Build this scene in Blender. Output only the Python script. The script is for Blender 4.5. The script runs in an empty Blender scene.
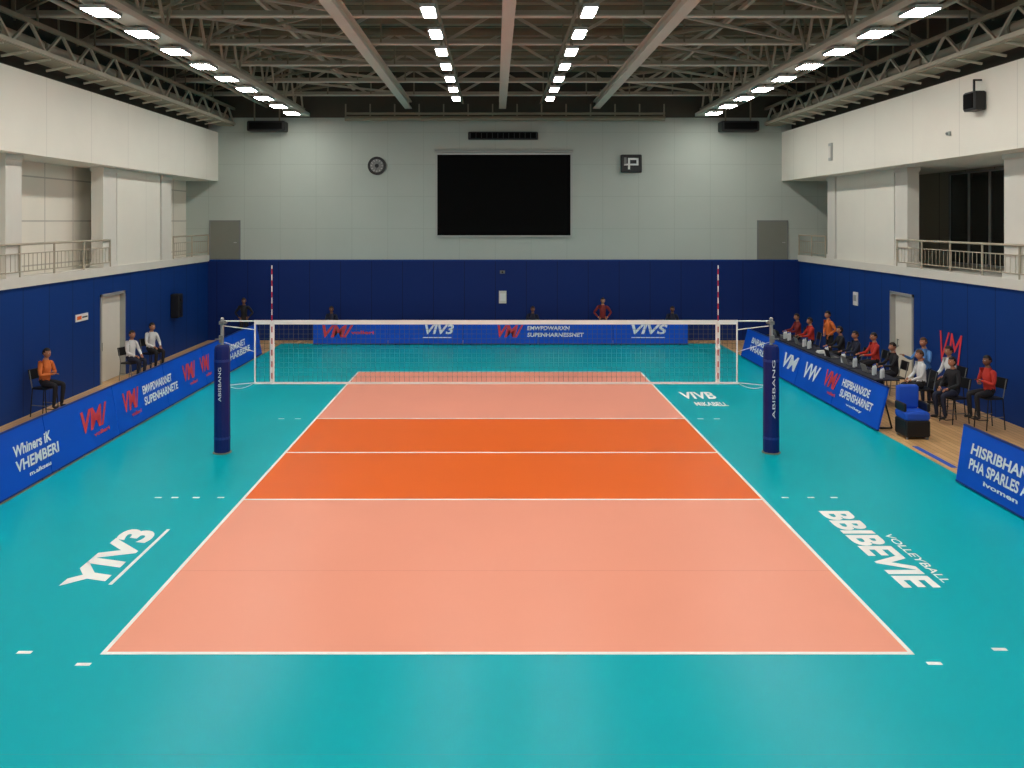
import bpy, math, random
from mathutils import Vector, Matrix
random.seed(7)
scene = bpy.context.scene
COL = scene.collection

# ------------------------------------------------------------------ materials
def lin(c):
    c = c/255.0
    return c/12.92 if c <= 0.04045 else ((c+0.055)/1.055)**2.4
def rgb(r, g, b, k=1.0):
    return (lin(r)*k, lin(g)*k, lin(b)*k, 1.0)

def new_mat(name):
    m = bpy.data.materials.new(name); m.use_nodes = True
    return m, m.node_tree, m.node_tree.nodes["Principled BSDF"]

def mat(name, col, rough=0.6, var=0.06, scale=3.0, metal=0.0, bump=0.0, spec=0.5):
    m, nt, b = new_mat(name)
    N = nt.nodes; L = nt.links
    geo = N.new("ShaderNodeNewGeometry")
    no = N.new("ShaderNodeTexNoise"); no.inputs["Scale"].default_value = scale; no.inputs["Detail"].default_value = 4
    L.new(geo.outputs["Position"], no.inputs["Vector"])
    mix = N.new("ShaderNodeMix"); mix.data_type = 'RGBA'
    mix.inputs[6].default_value = tuple(max(0, c*(1-var)) for c in col[:3])+(1,)
    mix.inputs[7].default_value = tuple(min(1, c*(1+var)) for c in col[:3])+(1,)
    L.new(no.outputs["Fac"], mix.inputs[0]); L.new(mix.outputs[2], b.inputs["Base Color"])
    b.inputs["Roughness"].default_value = rough; b.inputs["Metallic"].default_value = metal
    b.inputs["Specular IOR Level"].default_value = spec
    if bump > 0:
        bp = N.new("ShaderNodeBump"); bp.inputs["Strength"].default_value = bump; bp.inputs["Distance"].default_value = 0.02
        L.new(no.outputs["Fac"], bp.inputs["Height"]); L.new(bp.outputs["Normal"], b.inputs["Normal"])
    return m

def panel_mat(name, col, seam, axis, period, w, zper=None, rough=0.7, var=0.05, zoff=0.0):
    m = mat(name, col, rough, var, 0.8, spec=0.25)
    nt = m.node_tree; N = nt.nodes; L = nt.links; b = N["Principled BSDF"]
    src = b.inputs["Base Color"].links[0].from_socket
    geo = N.new("ShaderNodeNewGeometry"); sp = N.new("ShaderNodeSeparateXYZ"); L.new(geo.outputs["Position"], sp.inputs[0])
    def line(sock, per, off):
        a = N.new("ShaderNodeMath"); a.operation = 'ADD'; a.inputs[1].default_value = off; L.new(sock, a.inputs[0])
        d = N.new("ShaderNodeMath"); d.operation = 'DIVIDE'; d.inputs[1].default_value = per; L.new(a.outputs[0], d.inputs[0])
        f = N.new("ShaderNodeMath"); f.operation = 'FRACT'; L.new(d.outputs[0], f.inputs[0])
        l = N.new("ShaderNodeMath"); l.operation = 'LESS_THAN'; l.inputs[1].default_value = w/per; L.new(f.outputs[0], l.inputs[0])
        return l.outputs[0]
    s = line(sp.outputs[axis], period, 100*period)
    if zper:
        s2 = line(sp.outputs[2], zper, zoff)
        mx = N.new("ShaderNodeMath"); mx.operation = 'MAXIMUM'; L.new(s, mx.inputs[0]); L.new(s2, mx.inputs[1]); s = mx.outputs[0]
    mix = N.new("ShaderNodeMix"); mix.data_type = 'RGBA'
    L.new(s, mix.inputs[0]); L.new(src, mix.inputs[6]); mix.inputs[7].default_value = seam
    L.new(mix.outputs[2], b.inputs["Base Color"])
    return m

def emis(name, col, s):
    m, nt, b = new_mat(name)
    b.inputs["Base Color"].default_value = col
    b.inputs["Emission Color"].default_value = col
    b.inputs["Emission Strength"].default_value = s
    return m

def wood_mat():
    m, nt, b = new_mat("wood_floor"); N = nt.nodes; L = nt.links
    geo = N.new("ShaderNodeNewGeometry")
    mp = N.new("ShaderNodeMapping"); mp.inputs["Rotation"].default_value = (0, 0, math.pi/2); L.new(geo.outputs["Position"], mp.inputs[0])
    br = N.new("ShaderNodeTexBrick"); br.inputs["Scale"].default_value = 1.0
    br.inputs["Color1"].default_value = rgb(222, 180, 126); br.inputs["Color2"].default_value = rgb(206, 160, 106)
    br.inputs["Mortar"].default_value = rgb(150, 108, 66)
    br.inputs["Mortar Size"].default_value = 0.006; br.inputs["Brick Width"].default_value = 1.8; br.inputs["Row Height"].default_value = 0.14
    L.new(mp.outputs[0], br.inputs["Vector"]); L.new(br.outputs["Color"], b.inputs["Base Color"])
    b.inputs["Roughness"].default_value = 0.35
    return m

TEAL = mat("teal_court", rgb(0, 176, 188), 0.3, 0.06, 0.5, spec=0.10)
SALMON = mat("salmon_court", rgb(248, 164, 138), 0.34, 0.03, 0.6, spec=0.12)
ORANGE = mat("orange_court", rgb(242, 110, 40), 0.34, 0.03, 0.6, spec=0.12)
LINE = mat("line_white", rgb(250, 250, 246), 0.5, 0.02, spec=.2)
SEAM = mat("mat_seam", rgb(232, 144, 118), 0.5, 0.02)
TSEAM = mat("teal_seam", rgb(4, 160, 172), 0.5, 0.02)
WOOD = wood_mat()
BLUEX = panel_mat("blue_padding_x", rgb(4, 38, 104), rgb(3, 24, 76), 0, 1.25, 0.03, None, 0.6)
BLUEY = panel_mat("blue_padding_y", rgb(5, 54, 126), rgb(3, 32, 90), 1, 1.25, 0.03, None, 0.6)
WALLX = panel_mat("back_wall_panel", rgb(176, 184, 176), rgb(164, 172, 164), 0, 1.45, 0.02, 1.3, 0.8, zoff=0.7)
WALLY = panel_mat("side_wall_panel", rgb(228, 224, 212), rgb(206, 202, 192), 1, 2.4, 0.02, None, 0.8)
WHITE = mat("white_paint", rgb(218, 214, 204), 0.7, 0.03)
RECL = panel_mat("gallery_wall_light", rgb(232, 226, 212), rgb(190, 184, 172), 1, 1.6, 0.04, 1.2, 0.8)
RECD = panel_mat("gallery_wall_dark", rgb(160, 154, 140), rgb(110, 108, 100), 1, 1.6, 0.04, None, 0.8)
DARK = mat("dark_wall", rgb(78, 74, 64), 0.9, 0.1)
DECK = panel_mat("roof_deck", rgb(160, 150, 124), rgb(90, 84, 70), 1, 0.45, 0.14, None, 0.8)
STEEL = mat("painted_steel", rgb(184, 178, 160), 0.6, 0.1, 2)
STEELD = mat("dark_steel", rgb(142, 136, 116), 0.6, 0.12, 2)
BEAM = mat("light_beam", rgb(214, 210, 194), 0.6, 0.06, 2)
BLACK = mat("black_plastic", rgb(16, 16, 18), 0.5, 0.1)
SCREEN = mat("screen_fabric", rgb(6, 6, 6), 0.8, 0.1, spec=.1)
FRAME = mat("alu_frame", rgb(170, 172, 168), 0.4, 0.05, metal=0.3)
RAIL = mat("railing_paint", rgb(176, 166, 146), 0.5, 0.05)
GREY = mat("grey_metal", rgb(120, 122, 120), 0.5, 0.05)
DOORG = mat("grey_door", rgb(122, 124, 114), 0.6, 0.04)
DOORW = mat("white_door", rgb(226, 224, 212), 0.5, 0.03)
BOARD = mat("banner_blue", rgb(10, 84, 204), 0.45, 0.12, 0.7, spec=.25)
BOARDD = mat("banner_trim", rgb(20, 50, 130), 0.5, 0.05)
TXTW = mat("print_white", rgb(238, 240, 245), 0.5, 0.01)
TXTR = mat("print_red", rgb(228, 62, 70), 0.5, 0.02)
PAD = mat("post_pad", rgb(14, 34, 104), 0.55, 0.1, 6, bump=0.1, spec=.3)
NETM = mat("net_cord", rgb(84, 92, 92), 0.8, 0.1)
RED = mat("antenna_red", rgb(190, 30, 40), 0.5, 0.02)
GLASS = mat("dark_glass", rgb(40, 42, 40), 0.15, 0.1)
CUSH = mat("blue_cushion", rgb(20, 82, 200), 0.6, 0.06)
BOTTLE = mat("bottle_white", rgb(220, 225, 225), 0.3, 0.03)
CLOTH = mat("table_cloth", rgb(28, 32, 48), 0.8, 0.1)
PAPER = mat("paper", rgb(232, 232, 228), 0.7, 0.02)
LAMP = emis("lamp_diffuser", (1.0, 0.97, 0.91, 1), 52)

# ------------------------------------------------------------------ builder
class B:
    def __init__(s):
        s.v = []; s.f = []; s.m = []; s.mats = []; s.sm = []
    def mi(s, m):
        if m not in s.mats: s.mats.append(m)
        return s.mats.index(m)
    def add(s, vs, fs, m, smooth=False):
        o = len(s.v); s.v += [tuple(v) for v in vs]; k = s.mi(m)
        for f in fs:
            s.f.append(tuple(o+i for i in f)); s.m.append(k); s.sm.append(smooth)
    def box(s, x0, x1, y0, y1, z0, z1, m):
        vs = [(x, y, z) for x in (x0, x1) for y in (y0, y1) for z in (z0, z1)]
        s.add(vs, [(0,1,3,2),(4,6,7,5),(0,4,5,1),(2,3,7,6),(0,2,6,4),(1,5,7,3)], m)
    def bevbox(s, x0, x1, y0, y1, z0, z1, m, r=0.02):
        ring = lambda d: [(x0+r+d, y0+d), (x1-r-d, y0+d), (x1-d, y0+r+d), (x1-d, y1-r-d), (x1-r-d, y1-d), (x0+r+d, y1-d), (x0+d, y1-r-d), (x0+d, y0+r+d)]
        vs = []
        for z, d in ((z0, r*.5), (z0+r, 0), (z1-r, 0), (z1, r*.8)):
            vs += [(x, y, z) for x, y in ring(d)]
        fs = [tuple(range(7, -1, -1)), tuple(range(24, 32))]
        for k in range(3):
            for i in range(8):
                j = (i+1) % 8
                fs.append((k*8+i, k*8+j, k*8+8+j, k*8+8+i))
        s.add(vs, fs, m)
    def beam(s, p, q, w, h, m, up=(0, 0, 1)):
        p = Vector(p); q = Vector(q); d = (q-p).normalized(); u = Vector(up)
        if abs(d.dot(u)) > .98: u = Vector((1, 0, 0))
        sd = d.cross(u).normalized(); u = sd.cross(d)
        vs = []
        for e in (p, q):
            for a, b in ((-1, -1), (1, -1), (1, 1), (-1, 1)):
                vs.append(e+sd*a*w/2+u*b*h/2)
        s.add(vs, [(3,2,1,0),(4,5,6,7),(0,1,5,4),(1,2,6,5),(2,3,7,6),(3,0,4,7)], m)
    def cyl(s, p, q, r, m, n=12, r2=None, smooth=True):
        p = Vector(p); q = Vector(q); d = (q-p).normalized(); r2 = r if r2 is None else r2
        u = Vector((0, 0, 1)) if abs(d.z) < .9 else Vector((1, 0, 0))
        a = d.cross(u).normalized(); b = d.cross(a)
        vs = []
        for e, rr in ((p, r), (q, r2)):
            for i in range(n):
                t = 2*math.pi*i/n
                vs.append(e+a*math.cos(t)*rr+b*math.sin(t)*rr)
        fs = [(i, (i+1) % n, n+(i+1) % n, n+i) for i in range(n)]
        s.add(vs, fs, m, smooth)
        s.add(vs, [tuple(range(n-1, -1, -1)), tuple(range(n, 2*n))], m)
    def path(s, pts, r, m, n=8):
        for a, b in zip(pts[:-1], pts[1:]): s.cyl(a, b, r, m, n)
    def sphere(s, c, rx, ry, rz, m, nu=12, nv=8):
        vs = []; fs = []
        for j in range(nv+1):
            ph = math.pi*j/nv
            for i in range(nu):
                t = 2*math.pi*i/nu
                vs.append((c[0]+rx*math.sin(ph)*math.cos(t), c[1]+ry*math.sin(ph)*math.sin(t), c[2]+rz*math.cos(ph)))
        for j in range(nv):
            for i in range(nu):
                k = (i+1) % nu
                fs.append((j*nu+i, (j+1)*nu+i, (j+1)*nu+k, j*nu+k))
        s.add(vs, fs, m, True)
    def text(s, body, org, xd, up, w, h, m, bold=0.02, shear=0.0):
        cu = bpy.data.curves.new("t", 'FONT'); cu.body = body; cu.offset = bold; cu.shear = shear; cu.resolution_u = 4
        ob = bpy.data.objects.new("t", cu); COL.objects.link(ob)
        dg = bpy.context.evaluated_depsgraph_get()
        me = bpy.data.meshes.new_from_object(ob.evaluated_get(dg))
        vs = [v.co.copy() for v in me.vertices]
        if vs:
            x0 = min(v.x for v in vs); x1 = max(v.x for v in vs); y0 = min(v.y for v in vs); y1 = max(v.y for v in vs)
            xd = Vector(xd); up = Vector(up); org = Vector(org)
            s.add([org+xd*((v.x-x0)/(x1-x0)*w)+up*((v.y-y0)/(y1-y0)*h) for v in vs], [tuple(p.vertices) for p in me.polygons], m)
        bpy.data.objects.remove(ob); bpy.data.curves.remove(cu); bpy.data.meshes.remove(me)
    def done(s, name, loc=(0, 0, 0), rotz=0.0):
        me = bpy.data.meshes.new(name); me.from_pydata(s.v, [], s.f)
        for m in s.mats: me.materials.append(m)
        me.polygons.foreach_set("material_index", s.m); me.polygons.foreach_set("use_smooth", s.sm)
        me.update()
        ob = bpy.data.objects.new(name, me); COL.objects.link(ob)
        ob.location = loc; ob.rotation_euler = (0, 0, rotz)
        return ob

# ------------------------------------------------------------------ room shell
YF, YB = -3.0, 35.0
b = B(); b.box(-14.6, 15.1, YF, YB+.3, -0.3, 0.0, WOOD); b.done("floor")

b = B()
XL = -11.6
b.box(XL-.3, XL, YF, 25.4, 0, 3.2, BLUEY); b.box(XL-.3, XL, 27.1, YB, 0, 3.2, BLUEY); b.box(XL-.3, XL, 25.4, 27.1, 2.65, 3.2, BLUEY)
b.box(XL-.3, XL+.06, YF, YB, 3.2, 3.45, WHITE)
b.box(-12.5, XL-.3, YF, YB, 3.15, 3.3, WHITE)
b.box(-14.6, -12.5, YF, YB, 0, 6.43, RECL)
b.box(-14.6, -11.2, YF, YB, 6.43, 8.4, WALLY)
b.box(-14.6, -11.6, YF, YB, 8.4, 11.2, DARK)
b.box(XL-.3, XL-.02, 26.6, 30.0, 3.45, 6.43, WALLY)
b.done("wall_left")
b = B()
XR = 12.3
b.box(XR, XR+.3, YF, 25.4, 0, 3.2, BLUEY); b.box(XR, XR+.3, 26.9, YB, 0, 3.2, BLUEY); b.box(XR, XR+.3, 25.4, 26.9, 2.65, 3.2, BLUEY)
b.box(XR-.06, XR+.3, YF, YB, 3.2, 3.45, WHITE)
b.box(XR+.3, 14.8, YF, YB, 3.15, 3.3, WHITE)
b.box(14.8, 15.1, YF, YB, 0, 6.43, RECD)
b.box(11.6, 15.1, YF, YB, 6.43, 8.4, WALLY)
b.box(12.0, 15.1, YF, YB, 8.4, 11.2, DARK)
b.box(XR+.02, XR+.3, 26.7, 31.2, 3.45, 6.43, WALLY)
b.text("VM", (XR-.012, 23.9, .95), (0, -1, 0), (0, 0, 1), 1.15, .85, TXTR, .0, .3)
b.text("volleyball", (XR-.012, 23.7, .8), (0, -1, 0), (0, 0, 1), .8, .1, TXTR)
b.done("wall_right")
b = B()
b.box(-14.6, 15.1, YB, YB+.3, 3.2, 9.0, WALLX)
b.box(-14.6, 15.1, YB, YB+.3, 9.0, 11.2, DARK)
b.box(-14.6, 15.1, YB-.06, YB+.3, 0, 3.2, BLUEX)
b.box(-14.6, 15.1, YB-.08, YB, 3.2, 3.26, BLUEY)
b.done("wall_back")

def column(x0, x1, y0, y1):
    b = B(); b.box(x0, x1, y0, y1, 3.45, 6.43, WHITE); b.box(x0-.03, x1+.03, y0-.03, y1+.03, 3.45, 3.6, WHITE)
    b.box(x0-.03, x1+.03, y0-.03, y1+.03, 6.3, 6.43, WHITE); b.done("column")
for y0, y1 in ((10.6, 11.4), (15.6, 16.4), (20.5, 21.2), (25.6, 26.5), (30.1, 31.0)):
    column(XL-.35, XL, y0, y1)
for y0, y1 in ((10.0, 10.8), (15.0, 15.8), (20.1, 20.9), (25.8, 26.6), (31.3, 32.0)):
    column(XR, XR+.35, y0, y1)

def side_door(xw, sgn, y0, y1, name):
    b = B()
    for ya in (y0, y1-.08): b.box(min(xw+sgn*.03, xw-sgn*.28), max(xw+sgn*.03, xw-sgn*.28), ya, ya+.08, 0, 2.65, FRAME)
    b.box(min(xw+sgn*.03, xw-sgn*.28), max(xw+sgn*.03, xw-sgn*.28), y0, y1, 2.57, 2.65, FRAME)
    a, c = sorted((xw-sgn*.12, xw-sgn*.17))
    b.box(a, c, y0+.08, y1-.08, 0.01, 2.57, DOORW)
    yy = y0+.3 if sgn > 0 else y1-.3
    b.cyl((xw-sgn*.07, yy, .95), (xw-sgn*.07, yy, 1.2), .015, GREY)
    b.cyl((xw-sgn*.07, yy, .98), (xw-sgn*.12, yy, .98), .012, GREY); b.cyl((xw-sgn*.07, yy, 1.17), (xw-sgn*.12, yy, 1.17), .012, GREY)
    b.done(name)
side_door(XL, 1, 25.4, 27.1, "door_1")
side_door(XR, -1, 25.4, 26.9, "door_2")
def back_door(x0, x1, name):
    b = B(); b.box(x0, x1, YB-.03, YB-.001, 3.27, 4.8, DOORG)
    for a in (x0-.05, x1): b.box(a, a+.05, YB-.05, YB-.001, 3.27, 4.85, GREY)
    b.box(x0, x1, YB-.05, YB-.001, 4.8, 4.85, GREY)
    b.cyl((x1-.2, YB-.07, 3.95), (x1-.08, YB-.07, 3.95), .015, FRAME); b.cyl((x1-.1, YB-.07, 3.95), (x1-.1, YB-.03, 3.95), .012, FRAME)
    b.done(name)
back_door(-11.5, -10.35, "door_3"); back_door(10.65, 11.8, "door_4")

for n, (y0, y1) in enumerate(((20.5, 24.2), (24.6, 28.0)), 1):
    b = B(); b.box(14.74, 14.79, y0, y1, 3.5, 6.3, GLASS)
    for k in range(4):
        yy = y0+(y1-y0)*k/3; b.box(14.7, 14.8, yy-.04, yy+.04, 3.45, 6.35, GREY)
    for z in (3.45, 6.3): b.box(14.7, 14.8, y0, y1, z, z+.06, GREY)
    b.done("window_%d" % n)

def railing(x, y0, y1):
    b = B(); n = max(1, round((y1-y0)/1.6))
    for i in range(n+1):
        y = y0+(y1-y0)*i/n; b.cyl((x, y, 3.45), (x, y, 4.25), .026, RAIL, 8)
    for z, r in ((4.25, .03), (4.02, .014), (3.58, .015)): b.cyl((x, y0, z), (x, y1, z), r, RAIL, 8)
    m = int((y1-y0)/.2)
    for i in range(m):
        y = y0+(y1-y0)*(i+.5)/m; b.cyl((x, y, 3.58), (x, y, 4.02), .008, RAIL, 5)
    b.done("gallery_railing")
for y0, y1 in ((6.5, 16.0), (16.1, 26.0), (31.1, 34.9)): railing(XL+.035, y0, y1)
for y0, y1 in ((6.5, 15.5), (15.6, 26.4), (32.1, 34.9)): railing(XR-.035, y0, y1)

# ------------------------------------------------------------------ ceiling
b = B(); b.box(-14.6, 15.1, YF, YB+.3, 11.0, 11.2, DECK)
y = YF+.8
while y < YB:
    b.box(-11.6, 12.0, y, y+.12, 10.84, 11.0, STEELD); y += 1.3
b.done("ceiling")
def truss(y):
    b = B(); x0, x1 = -11.55, 11.95; zb, zt = 9.72, 10.7
    b.box(x0, x1, y-.1, y+.1, zb-.02, zb+.02, BEAM); b.box(x0, x1, y-.02, y+.02, zb, zb+.14, STEEL); b.box(x0, x1, y-.08, y+.08, zt-.06, zt+.06, STEELD)
    n = 14; dx = (x1-x0)/n
    for i in range(n):
        a = x0+dx*i; c = a+dx
        if i % 2 == 0: b.beam((a, y, zb), (c, y, zt), .08, .08, STEEL)
        else: b.beam((a, y, zt), (c, y, zb), .08, .08, STEEL)
        b.beam((a, y, zb), (a, y, zt), .05, .05, STEELD)
    b.done("roof_truss")
TY = [1.2+i*3.25 for i in range(11)]
for y in TY: truss(y)
b = B()
for ya, yc in zip(TY[:-1], TY[1:]):
    for xa, xc in ((-11.2, -7.75), (-7.75, -3.5), (4.1, 8.35), (8.35, 11.6)):
        b.beam((xa, ya, 9.8), (xc, yc, 9.8), .07, .07, STEEL); b.beam((xc, ya, 9.9), (xa, yc, 9.9), .07, .07, STEELD)
for x in (-9.6, -5.7, 6.2, 10.1): b.box(x-.05, x+.05, YF, YB-.01, 10.1, 10.2, STEEL)
b.done("roof_bracing")
def longtruss(x, zb, zt, mm, w=.07):
    b = B(); b.box(x-w, x+w, YF, YB-.01, zb-w, zb+w, mm); b.box(x-w, x+w, YF, YB-.01, zt-.05, zt+.05, STEELD)
    n = 26; dy = (YB-.1-YF)/n
    for i in range(n):
        a = YF+dy*i; c = a+dy; m_ = (a+c)/2
        b.beam((x, a, zb), (x, m_, zt), .06, .06, STEEL, (1, 0, 0)); b.beam((x, m_, zt), (x, c, zb), .06, .06, STEEL, (1, 0, 0))
    return b
longtruss(-7.75, 9.3, 10.6, STEEL).done("longitudinal_truss")
longtruss(8.35, 9.3, 10.6, STEEL).done("longitudinal_truss")
for x in (-3.5, .3, 4.1):
    b = B(); b.box(x-.14, x+.14, YF, YB-.01, 9.36, 9.40, BEAM); b.box(x-.03, x+.03, YF, YB-.01, 9.40, 9.62, BEAM); b.box(x-.14, x+.14, YF, YB-.01, 9.62, 9.66, BEAM)
    b.done("ceiling_beam")
for x in (-7.75, 8.35):
    b = B(); b.box(x-.26, x+.26, YF, YB-.01, 9.05, 9.09, BEAM); b.box(x-.03, x+.03, YF, YB-.01, 9.09, 9.22, STEEL)
    b.box(x-.26, x-.23, YF, YB-.01, 9.09, 9.18, BEAM); b.box(x+.23, x+.26, YF, YB-.01, 9.09, 9.18, BEAM); b.done("lighting_rail")
for x, s in ((-10.55, -1), (10.95, 1)):
    b = longtruss(x, 8.75, 9.35, STEEL, .05)
    b.box(min(x, x+s*.6), max(x, x+s*.6), YF, YB-.01, 8.66, 8.70, STEELD)
    for k in range(38):
        yy = YF+k*.98; b.beam((x, yy, 8.66), (x+s*.6, yy, 8.55), .05, .05, STEEL); b.beam((x+s*.3, yy, 9.35), (x+s*.3, yy, 10.8), .04, .04, STEELD)
    b.done("catwalk")
    b = B(); b.cyl((x+s*.35, YF, 9.0), (x+s*.35, YB-.01, 9.0), .14, STEEL, 14)
    for k in range(19):
        yy = YF+k*1.95+.3; b.cyl((x+s*.35, yy, 9.0), (x+s*.35, yy+.08, 9.0), .165, STEELD, 14)
    b.done("ventilation_pipe")
    b = B(); b.cyl((x-s*1.3, YF, 9.45), (x-s*1.3, YB-.01, 9.45), .06, STEEL, 8); b.cyl((x-s*1.5, YF, 9.5), (x-s*1.5, YB-.01, 9.5), .035, STEEL, 8); b.done("conduit_pipe")
b = B(); b.cyl((-6.0, 34.6, 8.92), (6.8, 34.6, 8.92), .1, STEELD, 10); b.cyl((-6.0, 34.6, 9.12), (6.8, 34.6, 9.12), .05, STEELD, 8)
for k in range(14): b.box(-6+k*.98, -5.95+k*.98, 34.58, 34.64, 8.9, 9.5, STEELD)
b.done("roller_blind_tube")
for x0 in (-9.85, 9.0):
    b = B(); b.bevbox(x0, x0+1.5, 34.3, 34.95, 8.4, 8.8, BLACK, .04); b.box(x0+.1, x0+1.4, 34.28, 34.3, 8.47, 8.73, SCREEN); b.box(x0+.2, x0+.25, 34.6, 34.65, 8.8, 9.6, STEELD); b.box(x0+1.2, x0+1.25, 34.6, 34.65, 8.8, 9.6, STEELD)
    b.done("air_handling_unit")

def lamp_mesh(wx, wy):
    b = B(); b.box(-wx/2-.03, wx/2+.03, -wy/2-.03, wy/2+.03, 0, .07, FRAME)
    b.box(-wx/2, wx/2, -wy/2, wy/2, -.012, 0.0, LAMP)
    b.box(-.02, .02, -wy/2+.05, -wy/2+.09, .07, .13, STEELD); b.box(-.02, .02, wy/2-.09, wy/2-.05, .07, .13, STEELD)
    return b
o1 = lamp_mesh(.46, .68).done("ceiling_lamp"); me1 = o1.data; bpy.data.objects.remove(o1)
b = lamp_mesh(.24, .8); b.box(-.012, .012, -.2, -.18, .07, .48+.15, STEELD); b.box(-.012, .012, .18, .2, .07, .63, STEELD)
o2 = b.done("ceiling_lamp"); me2 = o2.data; bpy.data.objects.remove(o2)
for i in range(17):
    y = 1.0+i*2.0
    for x, me, z in ((-7.75, me1, 8.92), (8.35, me1, 8.92), (-1.3, me2, 8.92), (1.85, me2, 8.92)):
        if abs(x) < 3 and y > 30.5: continue
        ob = bpy.data.objects.new("ceiling_lamp", me); ob.location = (x, y, z); COL.objects.link(ob)
for x in (-1.3, 1.85):
    b = B(); b.box(x-.04, x+.04, YF, YB-.01, 9.55, 9.6, STEELD); b.done("lamp_rail")

# ------------------------------------------------------------------ back wall equipment
b = B(); x0, x1, z0, z1 = -2.33, 3.05, 4.24, 7.5
b.box(x0, x1, YB-.06, YB-.02, z0, z1, SCREEN)
for a, c in ((x0-.07, x0), (x1, x1+.07)): b.box(a, c, YB-.1, YB-.001, z0-.07, z1+.07, FRAME)
b.box(x0, x1, YB-.1, YB-.001, z0-.07, z0, FRAME); b.box(x0, x1, YB-.1, YB-.001, z1, z1+.07, FRAME)
b.cyl((x0-.1, YB-.1, z1+.14), (x1+.1, YB-.1, z1+.14), .05, FRAME, 12)
b.done("video_screen")
b = B(); b.bevbox(-1.09, 1.74, YB-.18, YB-.001, 8.1, 8.42, BLACK, .04); b.box(-1.0, 1.65, YB-.2, YB-.18, 8.15, 8.37, SCREEN)
for k in range(12): b.box(-1.0+k*.22, -.97+k*.22, YB-.21, YB-.2, 8.15, 8.37, BLACK)
b.done("loudspeaker_bar")
b = B(); cx, cz = -4.77, 7.05
b.cyl((cx, YB-.001, cz), (cx, YB-.08, cz), .37, BLACK, 36); b.cyl((cx, YB-.08, cz), (cx, YB-.085, cz), .31, BLACK, 36)
b.cyl((cx, YB-.085, cz), (cx, YB-.09, cz), .27, GREY, 36)
for k in range(12):
    t = k*math.pi/6; b.beam((cx+.25*math.sin(t), YB-.092, cz+.25*math.cos(t)), (cx+.19*math.sin(t), YB-.092, cz+.19*math.cos(t)), .04, .01, PAPER)
b.beam((cx, YB-.095, cz), (cx+.1, YB-.095, cz+.1), .05, .01, BLACK); b.beam((cx, YB-.097, cz), (cx-.03, YB-.097, cz-.2), .045, .01, BLACK)
b.cyl((cx, YB-.09, cz), (cx, YB-.1, cz), .08, BLACK, 16)
b.done("wall_clock")
b = B(); b.bevbox(5.08, 5.92, YB-.15, YB-.001, 6.78, 7.5, BLACK, .03)
b.box(5.2, 5.3, YB-.16, YB-.15, 7.1, 7.38, GREY); b.box(5.36, 5.78, YB-.16, YB-.15, 7.28, 7.36, PAPER); b.box(5.2, 5.72, YB-.16, YB-.15, 7.06, 7.13, PAPER); b.box(5.7, 5.78, YB-.16, YB-.15, 7.06, 7.36, PAPER); b.box(5.36, 5.44, YB-.16, YB-.15, 6.9, 7.3, PAPER)
b.done("shot_clock")
b = B(); b.box(.16, .46, YB-.12, YB-.06, 1.5, 2.0, WHITE); b.box(.2, .42, YB-.13, YB-.12, 1.6, 1.9, PAPER); b.done("notice_box")
b = B(); b.box(.2, .4, YB-.16, YB-.06, 2.7, 2.82, GREY); b.cyl((.3, YB-.2, 2.76), (.3, YB-.16, 2.76), .04, BLACK); b.done("wall_camera")
b = B(); b.bevbox(-11.6, -11.3, 30.9, 31.35, 1.35, 2.2, BLACK, .03); b.cyl((-11.3, 31.12, 1.65), (-11.28, 31.12, 1.65), .15, BLACK, 16); b.cyl((-11.3, 31.12, 2.0), (-11.28, 31.12, 2.0), .06, BLACK, 12); b.done("wall_loudspeaker")
b = B(); b.bevbox(11.3, 11.6, 20.4, 20.9, 7.45, 7.9, BLACK, .03); b.box(11.4, 11.44, 20.6, 20.64, 7.9, 8.2, BLACK); b.box(11.4, 11.6, 20.6, 20.64, 8.16, 8.2, BLACK); b.box(11.28, 11.3, 20.45, 20.85, 7.5, 7.85, SCREEN); b.done("wall_loudspeaker")
b = B(); b.box(11.54, 11.6, 29.7, 29.95, 6.9, 7.5, FRAME); b.box(11.52, 11.54, 29.75, 29.9, 7.0, 7.4, WHITE); b.done("ventilation_grille")
b = B(); b.box(11.54, 11.6, 22.0, 22.12, 7.0, 7.1, FRAME); b.cyl((11.54,22.06,7.05),(11.5,22.06,7.05),.03,GREY); b.done("sensor_box")
b = B(); b.box(-11.6, -11.57, 23.9, 24.6, 2.02, 2.22, PAPER); b.box(-11.57, -11.565, 23.95, 24.2, 2.07, 2.17, ORANGE); b.box(-11.57, -11.565, 24.25, 24.55, 2.1, 2.14, BLACK); b.done("wall_sign")
b = B(); b.box(12.25, 12.3, 29.3, 29.6, 1.95, 2.4, PAPER); b.box(12.24, 12.25, 29.35, 29.55, 2.1, 2.3, FRAME); b.done("wall_switch_box")

# ------------------------------------------------------------------ court
b = B()
b.box(-8.38, 8.78, YF, 34.0, 0.0, 0.006, TEAL)
b.box(-8.38, 8.78, 7.8, 7.81, .006, .0066, TSEAM)
cx0, cx1 = -4.36, 4.635
Y0, Y1, YN, Y2, Y3 = 9.63, 14.95, 17.98, 21.07, 27.6
b.box(cx0, cx1, Y0, Y1, .006, .008, SALMON); b.box(cx0, cx1, Y2, Y3, .006, .008, SALMON); b.box(cx0, cx1, Y1, Y2, .006, .008, ORANGE)
b.box(cx0, cx1, 11.9, 11.91, .008, .0085, SEAM)
def hl(y, x0=cx0, x1=cx1, w=.06): b.box(x0, x1, y-w/2, y+w/2, .008, .010, LINE)
for y in (Y0, Y1, YN, Y2, Y3): hl(y)
for x in (cx0, cx1): b.box(x-.025, x+.025, Y0-.03, Y3+.03, .008, .0104, LINE)
for x in (-5.86, -5.57, -5.2, -4.77, 5.05, 5.5, 5.9): b.box(x-.06, x+.06, 15.03, 15.08, .006, .009, LINE)
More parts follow.
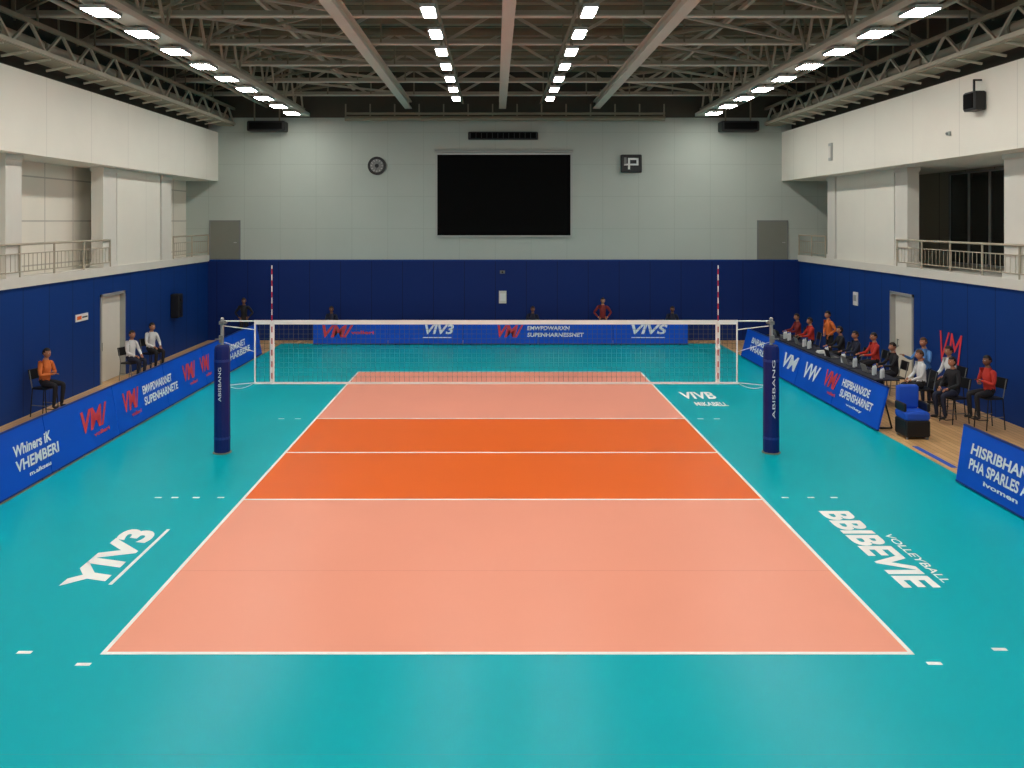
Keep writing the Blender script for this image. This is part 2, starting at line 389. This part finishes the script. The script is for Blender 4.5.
for x in (-5.2, -4.8, 5.0, 5.4): b.box(x-.07, x+.07, 21.03, 21.08, .006, .009, LINE)
for x, y in ((-5.25, 9.65), (-4.47, 9.39), (4.78, 9.41), (5.67, 9.72)): b.box(x-.08, x+.08, y-.03, y+.03, .006, .009, LINE)
z = .0095
b.text("YIV3", (-5.2, 11.4, z), (0, 1, 0), (-1, 0, 0), 2.1, .56, LINE, .045, .2)
b.box(-5.12, -5.07, 11.45, 13.5, .006, z, LINE)
b.text("BBIBEVIE", (5.36, 14.35, z), (0, -1, 0), (1, 0, 0), 3.0, .5, LINE, .04, .0)
b.text("VOLLEYBALL", (5.96, 13.3, z), (0, -1, 0), (1, 0, 0), 1.8, .13, LINE, .01, .0)
b.text("VIVB", (5.15, 23.4, z), (1, 0, 0), (0, 1, 0), .9, .95, LINE, .03, .2)
b.text("MIKABELL", (5.25, 22.5, z), (1, 0, 0), (0, 1, 0), .85, .5, LINE, .02, .2)
b.box(8.92, 9.04, 16.9, 18.5, 0, .004, CUSH)
b.done("volleyball_court")

# ------------------------------------------------------------------ net + posts
NY = YN
def post(px, s, tz0, tw):
    b = B()
    b.cyl((px, NY, .0105), (px, NY, .03), .19, STEELD, 20)
    n = 14
    prof = [(0.012, .15), (.05, .165), (2.15, .16), (2.22, .145), (2.25, .1)]
    vs = []; fs = []
    for zz, r in prof:
        for i in range(n):
            t = 2*math.pi*i/n; vs.append((px+r*math.cos(t), NY+r*math.sin(t), zz))
    for k in range(len(prof)-1):
        for i in range(n): fs.append((k*n+i, k*n+(i+1) % n, (k+1)*n+(i+1) % n, (k+1)*n+i))
    fs.append(tuple(range((len(prof)-1)*n, len(prof)*n)))
    b.add(vs, fs, PAD)
    for zz in (.3, 1.9): b.cyl((px, NY, zz), (px, NY, zz+.05), .168, BOARDD, 14)
    b.cyl((px, NY, 2.2), (px, NY, 2.78), .035, FRAME, 12)
    b.sphere((px, NY, 2.79), .04, .04, .025, FRAME)
    b.box(px-.05, px+.05, NY-.06, NY+.06, 2.67, 2.74, GREY)
    b.cyl((px-s*.06, NY-.03, 2.71), (px-s*.06, NY+.03, 2.71), .04, GREY, 12)
    b.box(px-.04, px+.04, NY-.1, NY-.03, 2.3, 2.45, GREY); b.cyl((px, NY-.1, 2.38), (px+s*.1, NY-.16, 2.38), .012, GREY)
    b.text("ABISBANG", (px+.03, NY-.172, tz0), (0, 0, 1), (-1, 0, 0), tw, .06, TXTW, .0)
    b.done("net_post")
PXL, PXR = -5.67, 5.74
post(PXL, -1, 1.1, .7); post(PXR, 1, .75, 1.2)
b = B(); nx0, nx1, zb, zt = -4.99, 5.03, 1.43, 2.76
b.box(nx0, nx1, NY-.008, NY+.008, zt-.09, zt, LINE); b.box(nx0, nx1, NY-.006, NY+.006, zb, zb+.045, LINE)
for x in (-4.63, 4.63): b.box(x-.045, x+.045, NY-.011, NY+.011, zb, zt, LINE)
for x in (nx0, nx1): b.cyl((x, NY, zb), (x, NY, zt), .018, LINE, 8)
nx = 100
for i in range(1, nx):
    x = nx0+(nx1-nx0)*i/nx; b.box(x-.0025, x+.0025, NY-.0025, NY+.0025, zb+.045, zt-.09, NETM)
for j in range(1, 12):
    z = zb+.05+(zt-.09-zb-.05)*j/12; b.box(nx0, nx1, NY-.0026, NY+.0026, z-.0025, z+.0025, NETM)
for x, p, s in ((nx0, PXL, 1), (nx1, PXR, -1)):
    b.cyl((x, NY, zt-.02), (p+s*.04, NY, zt-.02), .014, LINE, 8)
    b.cyl((x, NY, zt-.2), (p+s*.04, NY, zt-.12), .01, LINE, 6)
    b.cyl((x, NY, 2.1), (p+s*.04, NY, 2.3), .006, LINE, 6)
    b.cyl((x, NY, zb+.03), (p+s*.17, NY, zb-.02), .009, LINE, 6)
    b.path([(x+(p-x)*t, NY-.01, zb+.03-.12*math.sin(math.pi*t)) for t in [k/8*.74 for k in range(9)]], .006, LINE, 6)
b.done("volleyball_net")
for x in (-4.63, 4.63):
    b = B(); z = zb
    k = 0
    while z < 3.9:
        b.cyl((x, NY-.03, z), (x, NY-.03, min(3.9, z+.12)), .011, RED if k % 2 else LINE, 8); z += .12; k += 1
    b.box(x-.03, x+.03, NY-.045, NY-.015, zt-.12, zt-.04, LINE); b.done("net_antenna")

# ------------------------------------------------------------------ advertising boards
def banner_side(xb, lean, y0, y1, texts, s, h=1.08, pan=3.0):
    b = B(); n = max(1, round((y1-y0)/pan)); d = (y1-y0)/n
    up = Vector((-s*lean, 0, h)).normalized(); L = math.hypot(lean, h); nn = Vector((s*h, 0, lean)).normalized()*1.0
    for i in range(n):
        a = y0+i*d+.01; c = y0+(i+1)*d-.01
        o = Vector((xb, 0, .03))
        vs = []
        for t in (0, .045):
            for yy in (a, c):
                for q in (0, L): vs.append(o+up*q-nn*t+Vector((0, yy, 0)))
        b.add(vs, [(0,1,3,2),(4,6,7,5),(0,4,5,1),(2,3,7,6),(0,2,6,4),(1,5,7,3)], BOARD)
        for q0, q1 in ((0, .03), (L-.03, L)):
            vs = [o+up*q+nn*t+Vector((0, yy, 0)) for t in (-.05, .006) for yy in (a, c) for q in (q0, q1)]
            b.add(vs, [(0,1,3,2),(4,6,7,5),(0,4,5,1),(2,3,7,6),(0,2,6,4),(1,5,7,3)], BOARDD)
        for yy in (a+.3, c-.3):
            top = o+up*(L*.85)-nn*.05+Vector((0, yy, 0))
            b.beam(top, (top.x-s*.22, yy, .02), .03, .03, BLACK); b.beam((xb-s*.02, yy, .02), (top.x-s*.22, yy, .02), .03, .03, BLACK)
    xd = Vector((0, s, 0))
    for body, ya, w, zq, hh, m, sh in texts:
        org = Vector((xb, ya, .03))+up*zq+nn*.01
        b.text(body, org, xd, up, w, hh, m, .03, sh)
    return b
def block(ya, w, l1, l2, l3=None, s=1):
    t = [(l1, ya, w*.85, .6, .2, TXTW, .1), (l2, ya, w, .33, .2, TXTW, .1)]
    if l3: t.append((l3, ya+s*w*.25, w*.5, .17, .08, TXTW, 0))
    return t
def vm(ya, w, s=1): return [("VM/", ya, w, .4, .45, TXTR, .3), ("volleri", ya+s*w*.35, w*.6, .24, .09, TXTR, 0)]
T = block(15.3, 1.5, "Whiners iK", "VHEMBERI", "m.alkseu")+vm(17.8, 1.2)+vm(19.8, .9)+block(20.9, 2.2, "EMWPDWARXNET", "SUPENHARNETE")+vm(23.6, 1.0)+vm(25.0, .8)
T += block(27.3, 2.6, "BNRMSNET", "VHARBERE")+block(10.6, 2.2, "EMWPDWARX", "SUPENHARNET")+vm(8.2, 1.4)
banner_side(-8.4, .2, 4.6, 31.2, T, 1, 1.1).done("advertising_board")
T = block(29.9, 1.6, "BNRMS", "VHARB", None, -1)+[("VM", 24.9+1.6, 1.2, .35, .45, TXTW, .3), ("VW", 24.7, 1.1, .35, .45, TXTW, .3)]+vm(23.2, .9, -1)+block(22.1, 1.9, "HISPBHANXDE", "SUPENSHARNET", "volley", -1)
banner_side(8.72, .25, 19.75, 30.7, T, -1, 1.0, 2.7).done("advertising_board")
T = block(15.6, 2.0, "HISRIBHAN", "PHA SPARLES ARE", "ivomen", -1)+vm(12.7, 1.3, -1)
banner_side(8.5, .15, 5.2, 15.97, T, -1, 1.05, 2.7).done("advertising_board")
b = B()
yb = 33.6
for i in range(5):
    x0 = -7.07+i*2.914; x1 = x0+2.914
    b.box(x0+.01, x1-.01, yb, yb+.05, .03, .9, BOARD); b.box(x0+.01, x1-.01, yb-.006, yb+.055, .87, .9, BOARDD); b.box(x0+.01, x1-.01, yb-.006, yb+.055, .03, .06, BOARDD)
    for xx in (x0+.3, x1-.3): b.beam((xx, yb+.05, .8), (xx, yb+.35, .02), .03, .03, BLACK); b.beam((xx, yb, .02), (xx, yb+.35, .02), .03, .03, BLACK)
def bt(body, x0, x1, z0, z1, m, sh=.25): b.text(body, (x0, yb-.008, z0), (1, 0, 0), (0, 0, 1), x1-x0, z1-z0, m, .03, sh)
bt("VM/", -6.7, -5.5, .3, .78, TXTR, .3); bt("volleri", -5.6, -4.7, .42, .56, TXTR, 0)
bt("VIV3", -2.72, -1.6, .42, .8, TXTW); b.box(-2.8, -1.7, yb-.008, yb, .28, .31, TXTW)
bt("VM/", .1, 1.1, .3, .78, TXTR, .3); bt("EMWPDWARXN", 1.25, 2.9, .58, .74, TXTW, .1); bt("SUPENHARNESSNET", 1.25, 3.45, .32, .48, TXTW, .1)
bt("VIVS", 5.3, 6.7, .42, .8, TXTW); b.box(5.3, 6.6, yb-.008, yb, .28, .31, TXTW)
b.done("advertising_board")

# ------------------------------------------------------------------ people
SKIN = mat("skin", rgb(176, 120, 92), 0.6, 0.04); SKIN2 = mat("skin_dark", rgb(120, 78, 58), 0.6, 0.04)
HAIR = mat("hair_dark", rgb(30, 22, 18), 0.7, 0.1); HAIRB = mat("hair_brown", rgb(82, 54, 34), 0.7, 0.1)
EYE = mat("eye_white", rgb(235, 235, 230), 0.3, 0.01); LIP = mat("lips", rgb(150, 80, 72), 0.6, 0.02)
S_WHITE = mat("shirt_white", rgb(222, 222, 222), .8, .04); S_RED = mat("shirt_red", rgb(190, 50, 38), .8, .06)
S_BLUE = mat("shirt_blue", rgb(80, 130, 190), .8, .06); S_BLACK = mat("shirt_black", rgb(26, 26, 32), .8, .1)
S_ORANGE = mat("shirt_orange", rgb(214, 112, 50), .8, .06); S_NAVY = mat("trousers_navy", rgb(28, 34, 56), .8, .08)
S_MAROON = mat("shirt_maroon", rgb(130, 40, 40), .8, .06); SHOE = mat("shoes", rgb(40, 40, 42), .6, .1)

def person(name, loc, heading, pose, shirt, pants, arms="down", seat=.48, hair=HAIR, skin=SKIN, long=True, scale=1.0, look=0.0, lean=0.04, fem=False):
    V = {}; E = []
    def v(n, x, y, z, r): V[n] = (Vector((x, y, z)), r)
    if pose == "stand":
        pz = .95
        for s, c in ((1, "L"), (-1, "R")):
            v("hip"+c, 0, s*.085, .89, .098); v("knee"+c, .025+.05*s*.3, s*.105, .5, .064); v("calf"+c, -.005, s*.11, .36, .058); v("ank"+c, -.01+.05*s*.3, s*.115, .1, .04); v("heel"+c, -.03+.015*s, s*.115, .045, .036); v("toe"+c, .16, s*.135, .036, .035)
    else:
        pz = seat+.13
        for s, c in ((1, "L"), (-1, "R")):
            v("hip"+c, .05, s*.09, seat+.1, .1); v("knee"+c, .45, s*.13, seat+.07, .066)
            fz = max(0.0, seat-.5)
            v("calf"+c, .44, s*.13, seat-.08, .06); v("ank"+c, .40, s*.13, .1+fz, .04); v("heel"+c, .38, s*.13, .045+fz, .036); v("toe"+c, .56, s*.145, .036+fz, .035)
    tz = pz-.95; L = lean
    v("pel", 0, 0, pz, .135); v("wst", L*.4, 0, 1.10+tz, .118); v("chs", L*.8, 0, 1.27+tz, .142); v("uch", L, 0, 1.39+tz, .105)
    v("nk", L+.005, 0, 1.48+tz, .06); v("hd", L+.02, 0, 1.57+tz, .052)
    shw = .16 if fem else .18
    armd = {
      "down": ((0, .25, 1.13), (.06, .26, .88)), "lap": ((.08, .25, 1.14), (.27, .13, 1.04)),
      "fold": ((.06, .25, 1.14), (.2, .02, 1.2)), "table": ((.16, .24, 1.16), (.38, .17, 1.14)),
      "hips": ((-.05, .34, 1.18), (.06, .19, 1.02)), "out": ((.15, .3, 1.18), (.36, .32, 1.28))}
    e, w = armd[arms]
    for s, c in ((1, "L"), (-1, "R")):
        v("sh"+c, L, s*shw, 1.41+tz, .066)
        E0 = Vector((e[0]+L, s*e[1], e[2]+tz)); W0 = Vector((w[0]+L, s*w[1], w[2]+tz))
        if arms == "fold" and s < 0: W0.z -= .05; W0.x += .03
        V["el"+c] = (E0, .044); V["fa"+c] = (E0.lerp(W0, .3), .043); V["wr"+c] = (W0, .028)
        d = (W0-E0).normalized(); P = W0+d*.06; V["pm"+c] = (P, .033)
        E += [("uch", "sh"+c, 's'), ("sh"+c, "el"+c, 's'), ("el"+c, "fa"+c, 's' if long else 'k'), ("fa"+c, "wr"+c, 's' if long else 'k'), ("wr"+c, "pm"+c, 'k')]
        E += [("pel", "hip"+c, 'p'), ("hip"+c, "knee"+c, 'p'), ("knee"+c, "calf"+c, 'p'), ("calf"+c, "ank"+c, 'p'), ("ank"+c, "heel"+c, 'f'), ("heel"+c, "toe"+c, 'f')]
    E += [("pel", "wst", 's'), ("wst", "chs", 's'), ("chs", "uch", 's'), ("uch", "nk", 's'), ("nk", "hd", 'k')]
    roots = {"pel"}
    for s, c in ((1, "L"), (-1, "R")):
        P = V["pm"+c][0]; d = (P-V["wr"+c][0]).normalized()
        sd = Vector((1, 0, 0)) if arms in ("down",) else Vector((0, 1, 0))
        sd = (sd-d*sd.dot(d)).normalized(); cu = d.cross(sd)
        cu = cu if (cu.z < 0 or arms == "down") else -cu
        if arms == "down": cu = Vector((0, -s, 0))
        for k, (o, l) in enumerate(((-.028, .062), (-.0095, .074), (.0095, .08), (.028, .072))):
            q = P+sd*o+d*.012; nm = "f%s%d" % (c, k)
            V[nm+"a"] = (q, .0095); V[nm+"b"] = (q+d*l*.55+cu*.008, .009); V[nm+"c"] = (q+d*l*.9+cu*.028, .0075)
            E += [(nm+"a", nm+"b", 'k'), (nm+"b", nm+"c", 'k')]; roots.add(nm+"a")
        ts = sd if arms == "down" else sd*(-s)
        q = P+ts*.018-d*.025; nm = "t"+c
        V[nm+"a"] = (q, .011); V[nm+"b"] = (q+ts*.03+d*.025, .011); V[nm+"c"] = (q+ts*.038+d*.055+cu*.008, .0085)
        E += [(nm+"a", nm+"b", 'k'), (nm+"b", nm+"c", 'k')]; roots.add(nm+"a")
    names = list(V); idx = {n: i for i, n in enumerate(names)}
    me = bpy.data.meshes.new("skel"); me.from_pydata([V[n][0] for n in names], [(idx[a], idx[c]) for a, c, _ in E], [])
    ob = bpy.data.objects.new("skel", me); COL.objects.link(ob)
    md = ob.modifiers.new("Skin", 'SKIN'); md.use_smooth_shade = True
    sv = me.skin_vertices[0].data
    for n in names:
        r = V[n][1]; sv[idx[n]].radius = (r, r); sv[idx[n]].use_root = n in roots
    sb = ob.modifiers.new("Sub", 'SUBSURF'); sb.levels = 2; sb.render_levels = 2
    dg = bpy.context.evaluated_depsgraph_get(); m2 = bpy.data.meshes.new_from_object(ob.evaluated_get(dg))
    bb = B()
    mt = {'s': shirt, 'p': pants, 'k': skin, 'f': SHOE}
    segs = [(V[a][0], V[c][0], V[a][1], V[c][1], l) for a, c, l in E]
    vs = [x.co.copy() for x in m2.vertices]
    groups = {}
    for p in m2.polygons:
        c = p.center; best = 1e9; bl = 's'
        for a, q, ra, rq, l in segs:
            dd = q-a; t = max(0, min(1, (c-a).dot(dd)/dd.length_squared)); ds = (c-(a+dd*t)).length-(ra+(rq-ra)*t)
            if ds < best: best = ds; bl = l
        groups.setdefault(bl, []).append(tuple(p.vertices))
    o = len(bb.v); bb.v += [tuple(x) for x in vs]
    for l, fs in groups.items():
        k = bb.mi(mt[l])
        for f in fs: bb.f.append(f); bb.m.append(k); bb.sm.append(True)
    bpy.data.objects.remove(ob); bpy.data.meshes.remove(m2); bpy.data.meshes.remove(me)
    H = V["hd"][0]+Vector((.015, 0, .085)); R = Matrix.Rotation(look, 3, 'Z')
    nu, nv = 24, 18; hv = []; hf = {0: [], 1: []}
    for j in range(nv+1):
        ph = math.pi*j/nv
        for i in range(nu):
            t = 2*math.pi*i/nu; x = math.sin(ph)*math.cos(t); y = math.sin(ph)*math.sin(t); zz = math.cos(ph)
            f = 1.0-.22*max(0, -zz)**1.2
            X = x*.098*f+(.012 if zz < -.2 and x > 0 else 0); Yy = y*.077*f; Z = zz*.122
            if abs(y) < .2 and x > .6 and -.35 < zz < .15: X += .02*(1-abs(y)/.2)*(1 if zz < 0 else .5)
            if x > .6 and -.02 < zz < .16 and .2 < abs(y) < .5: X -= .006
            hair_here = (zz > .55) or (zz > -.25 and x < .25 and not(abs(y) > .85 and zz < .1)) or (fem and zz > -.75 and x < 0)
            if hair_here:
                n = Vector((x, y, zz)); X += n.x*.014; Yy += n.y*.014; Z += n.z*.014
            hv.append(H+R@Vector((X, Yy, Z)))
    for j in range(nv):
        for i in range(nu):
            k = (i+1) % nu; ph = math.pi*(j+.5)/nv; t = 2*math.pi*(i+.5)/nu
            x = math.sin(ph)*math.cos(t); y = math.sin(ph)*math.sin(t); zz = math.cos(ph)
            hh = (zz > .52) or (zz > -.25 and x < .25 and not(abs(y) > .85 and zz < .1)) or (fem and zz > -.75 and x < 0)
            hf[1 if hh else 0].append((j*nu+i, (j+1)*nu+i, (j+1)*nu+k, j*nu+k))
    o = len(bb.v); bb.v += [tuple(x) for x in hv]
    for kk, m_ in ((0, skin), (1, hair)):
        q = bb.mi(m_)
        for f in hf[kk]: bb.f.append(tuple(o+i for i in f)); bb.m.append(q); bb.sm.append(True)
    for s in (1, -1):
        c = H+R@Vector((.084, s*.03, .008)); bb.sphere(c, .011, .013, .008, EYE, 8, 6)
        c = H+R@Vector((.092, s*.03, .008)); bb.sphere(c, .005, .006, .006, HAIR, 6, 4)
        c = H+R@Vector((.0, s*.08, -.005)); bb.sphere(c, .018, .01, .03, skin, 8, 6)
    c = H+R@Vector((.088, 0, -.055)); bb.sphere(c, .01, .022, .006, LIP, 8, 6)
    ob = bb.done(name, loc, math.radians(heading)); ob.scale = (scale,)*3
    return ob

def chair(loc, heading, seat=.48, m=BLACK, back=True, name="folding_chair"):
    b = B(); w = .21
    b.bevbox(-.2, .24, -w, w, seat-.04, seat, m, .02)
    for x, dx in ((-.18, -.05), (.2, .05)):
        for y in (-w+.02, w-.02): b.cyl((x, y, seat-.03), (x+dx, y*1.05, 0), .013, GREY if seat < .6 else BLACK, 8)
    for y in (-w+.02, w-.02): b.cyl((-.21, y, seat*.4), (.23, y, seat*.4), .009, GREY, 6)
    b.cyl((.23, -w, seat*.4), (.23, w, seat*.4), .009, GREY, 6)
    if seat > .6: b.cyl((.42, -w+.02, seat-.5), (.42, w-.02, seat-.5), .012, BLACK, 6); b.cyl((.2, -w+.02, seat-.5), (.42, -w+.02, seat-.5), .01, BLACK, 6); b.cyl((.2, w-.02, seat-.5), (.42, w-.02, seat-.5), .01, BLACK, 6)
    if back:
        for y in (-w+.02, w-.02): b.cyl((-.18, y, seat-.03), (-.27, y, seat+.42), .012, GREY, 8)
        vs = []
        for t in (0, .025):
            for zz, xx in ((seat+.2, -.225), (seat+.44, -.275)):
                for y in (-w, w): vs.append((xx-t, y, zz))
        b.add(vs, [(0,1,3,2),(4,6,7,5),(0,4,5,1),(2,3,7,6),(0,2,6,4),(1,5,7,3)], m)
    b.done(name, loc, math.radians(heading))

def sitter(x, y, head, shirt, pants, **k):
    seat = k.get("seat", .48); cm = k.pop("cm", BLACK)
    chair((x, y, 0), head, seat, cm, True, "bar_stool" if seat > .6 else "folding_chair")
    person("seated_person", (x, y, 0), head, "sit", shirt, pants, **k)
sitter(-11.15, 21.4, -15, S_ORANGE, S_BLACK, arms="fold", seat=.72, skin=SKIN)
sitter(-11.05, 26.2, -20, S_WHITE, S_NAVY, arms="lap", seat=.55)
sitter(-11.05, 27.75, -30, S_WHITE, S_BLACK, arms="lap", seat=.6, look=.3)
person("standing_person", (-9.95, 34.3, 0), -80, "stand", S_BLACK, S_BLACK, "hips", skin=SKIN2)
person("standing_person", (4.28, 34.4, 0), -90, "stand", S_MAROON, S_BLACK, "hips", hair=HAIR)
sitter(1.5, 34.45, -90, S_NAVY, S_BLACK, arms="lap", skin=SKIN2)
sitter(7.05, 34.45, -90, S_NAVY, S_BLACK, arms="lap", skin=SKIN2)
sitter(-6.5, 34.45, -90, S_NAVY, S_BLACK, arms="lap", skin=SKIN2)
# right side
sitter(11.5, 20.1, 190, S_RED, S_BLACK, arms="fold", seat=.74, skin=SKIN2)
person("standing_person", (11.25, 22.6, 0), 200, "stand", S_BLUE, S_NAVY, "out", hair=HAIRB)
sitter(11.0, 20.7, 195, S_BLACK, S_NAVY, arms="lap", seat=.62, fem=True)
sitter(11.4, 21.6, 185, S_WHITE, S_BLACK, arms="lap", seat=.74)
sitter(10.75, 21.75, 175, S_WHITE, S_BLACK, arms="lap", hair=HAIRB, seat=.62)
sitter(11.15, 25.3, 180, S_RED, S_BLACK, arms="table", seat=.6)
sitter(11.15, 24.1, 180, S_BLACK, S_BLACK, arms="table")
sitter(11.15, 26.6, 180, S_NAVY, S_BLACK, arms="table")
sitter(11.15, 27.8, 180, S_BLACK, S_BLACK, arms="table", fem=True)
person("standing_person", (11.3, 29.2, 0), 190, "stand", S_ORANGE, S_BLACK, "hips")
sitter(11.1, 30.3, 180, S_RED, S_BLACK, arms="table")
sitter(11.1, 31.6, 180, S_MAROON, S_BLACK, arms="table")

def table(y0, y1, seed):
    rnd = random.Random(seed); b = B(); x0, x1 = 9.75, 10.4
    b.bevbox(x0, x1, y0, y1, .71, .75, CLOTH, .015)
    for x in (x0+.05, x1-.05):
        for y in (y0+.08, y1-.08): b.cyl((x, y, 0), (x, y, .71), .018, GREY, 8)
    b.box(x0-.01, x0, y0, y1, .12, .74, CLOTH)
    b.done("scorers_table")
    y = y0+.25
    while y < y1-.25:
        k = rnd.choice("lbpbl")
        if k == "l":
            c = B(); c.bevbox(9.98, 10.22, y-.17, y+.17, .75, .77, GREY, .008)
            c.add([(9.97, y-.17, .765), (9.97, y+.17, .765), (9.9, y+.17, .98), (9.9, y-.17, .98), (9.96, y-.17, .765), (9.96, y+.17, .765), (9.89, y+.17, .98), (9.89, y-.17, .98)],
                  [(0,1,2,3),(7,6,5,4),(0,4,5,1),(1,5,6,2),(2,6,7,3),(3,7,4,0)], rnd.choice([BLACK, FRAME]))
            c.box(9.99, 10.12, y-.15, y+.15, .77, .773, BLACK); c.done("laptop")
        elif k == "b":
            for dx, dy in ((0, -.06), (.1, .06)):
                c = B()
                for zz, zh, ra, rb, m_ in ((.75, .94, .038, .038, BOTTLE), (.94, 1.0, .038, .014, BOTTLE), (1.0, 1.03, .018, .018, CUSH)):
                    c.cyl((10.0+dx, y+dy, zz), (10.0+dx, y+dy, zh), ra, m_, 12, rb)
                c.done("water_bottle")
        else:
            c = B(); c.box(9.95, 10.2, y-.14, y+.14, .75, .79, PAPER); c.box(9.97, 10.18, y-.12, y+.12, .79, .82, PAPER); c.done("paper_stack")
        y += rnd.uniform(.36, .5)
for i, (a, c) in enumerate(((22.2, 23.8), (23.9, 25.5), (25.6, 27.3), (27.4, 29.2), (29.3, 31.1))): table(a, c, i)

b = B()
b.bevbox(9.05, 9.6, 19.05, 19.6, .05, .42, BLACK, .03)
b.bevbox(9.05, 9.6, 19.05, 19.6, .42, .6, CUSH, .04)
b.bevbox(9.08, 9.57, 19.5, 19.64, .6, 1.12, CUSH, .04)
b.bevbox(9.03, 9.1, 19.1, 19.55, .6, .78, BLACK, .02); b.bevbox(9.55, 9.62, 19.1, 19.55, .6, .78, BLACK, .02)
for x in (9.1, 9.55):
    for y in (19.1, 19.55): b.cyl((x, y, 0), (x, y, .06), .025, GREY, 8)
b.done("team_bench_seat")
b = B()
b.path([(9.4, 17.0, 0), (9.4, 17.0, .75), (9.4, 15.6, .75), (9.4, 15.6, 0)], .02, GREY); b.cyl((9.4, 17.0, .4), (9.4, 15.6, .4), .012, GREY)
for k in range(1, 7): b.cyl((9.4, 15.6+k*.2, .4), (9.4, 15.6+k*.2, .75), .008, GREY, 6)
for y in (17.0, 15.6): b.box(9.2, 9.6, y-.03, y+.03, 0, .02, GREY)
b.done("barrier_stand")

# ------------------------------------------------------------------ world, camera
w = bpy.data.worlds.new("World"); scene.world = w; w.use_nodes = True
w.node_tree.nodes["Background"].inputs[0].default_value = (.97, .97, .96, 1); w.node_tree.nodes["Background"].inputs[1].default_value = 0.35
cam = bpy.data.cameras.new("Camera"); co = bpy.data.objects.new("Camera", cam); COL.objects.link(co)
co.location = (0, 0, 4.82); co.rotation_euler = (math.pi/2, 0, 0)
cam.sensor_width = 36; cam.lens = 865/1024*36; cam.shift_x = 17/1024; cam.shift_y = -163/1024; cam.clip_end = 200
scene.camera = co
scene.view_settings.view_transform = 'Standard'; scene.view_settings.look = 'None'
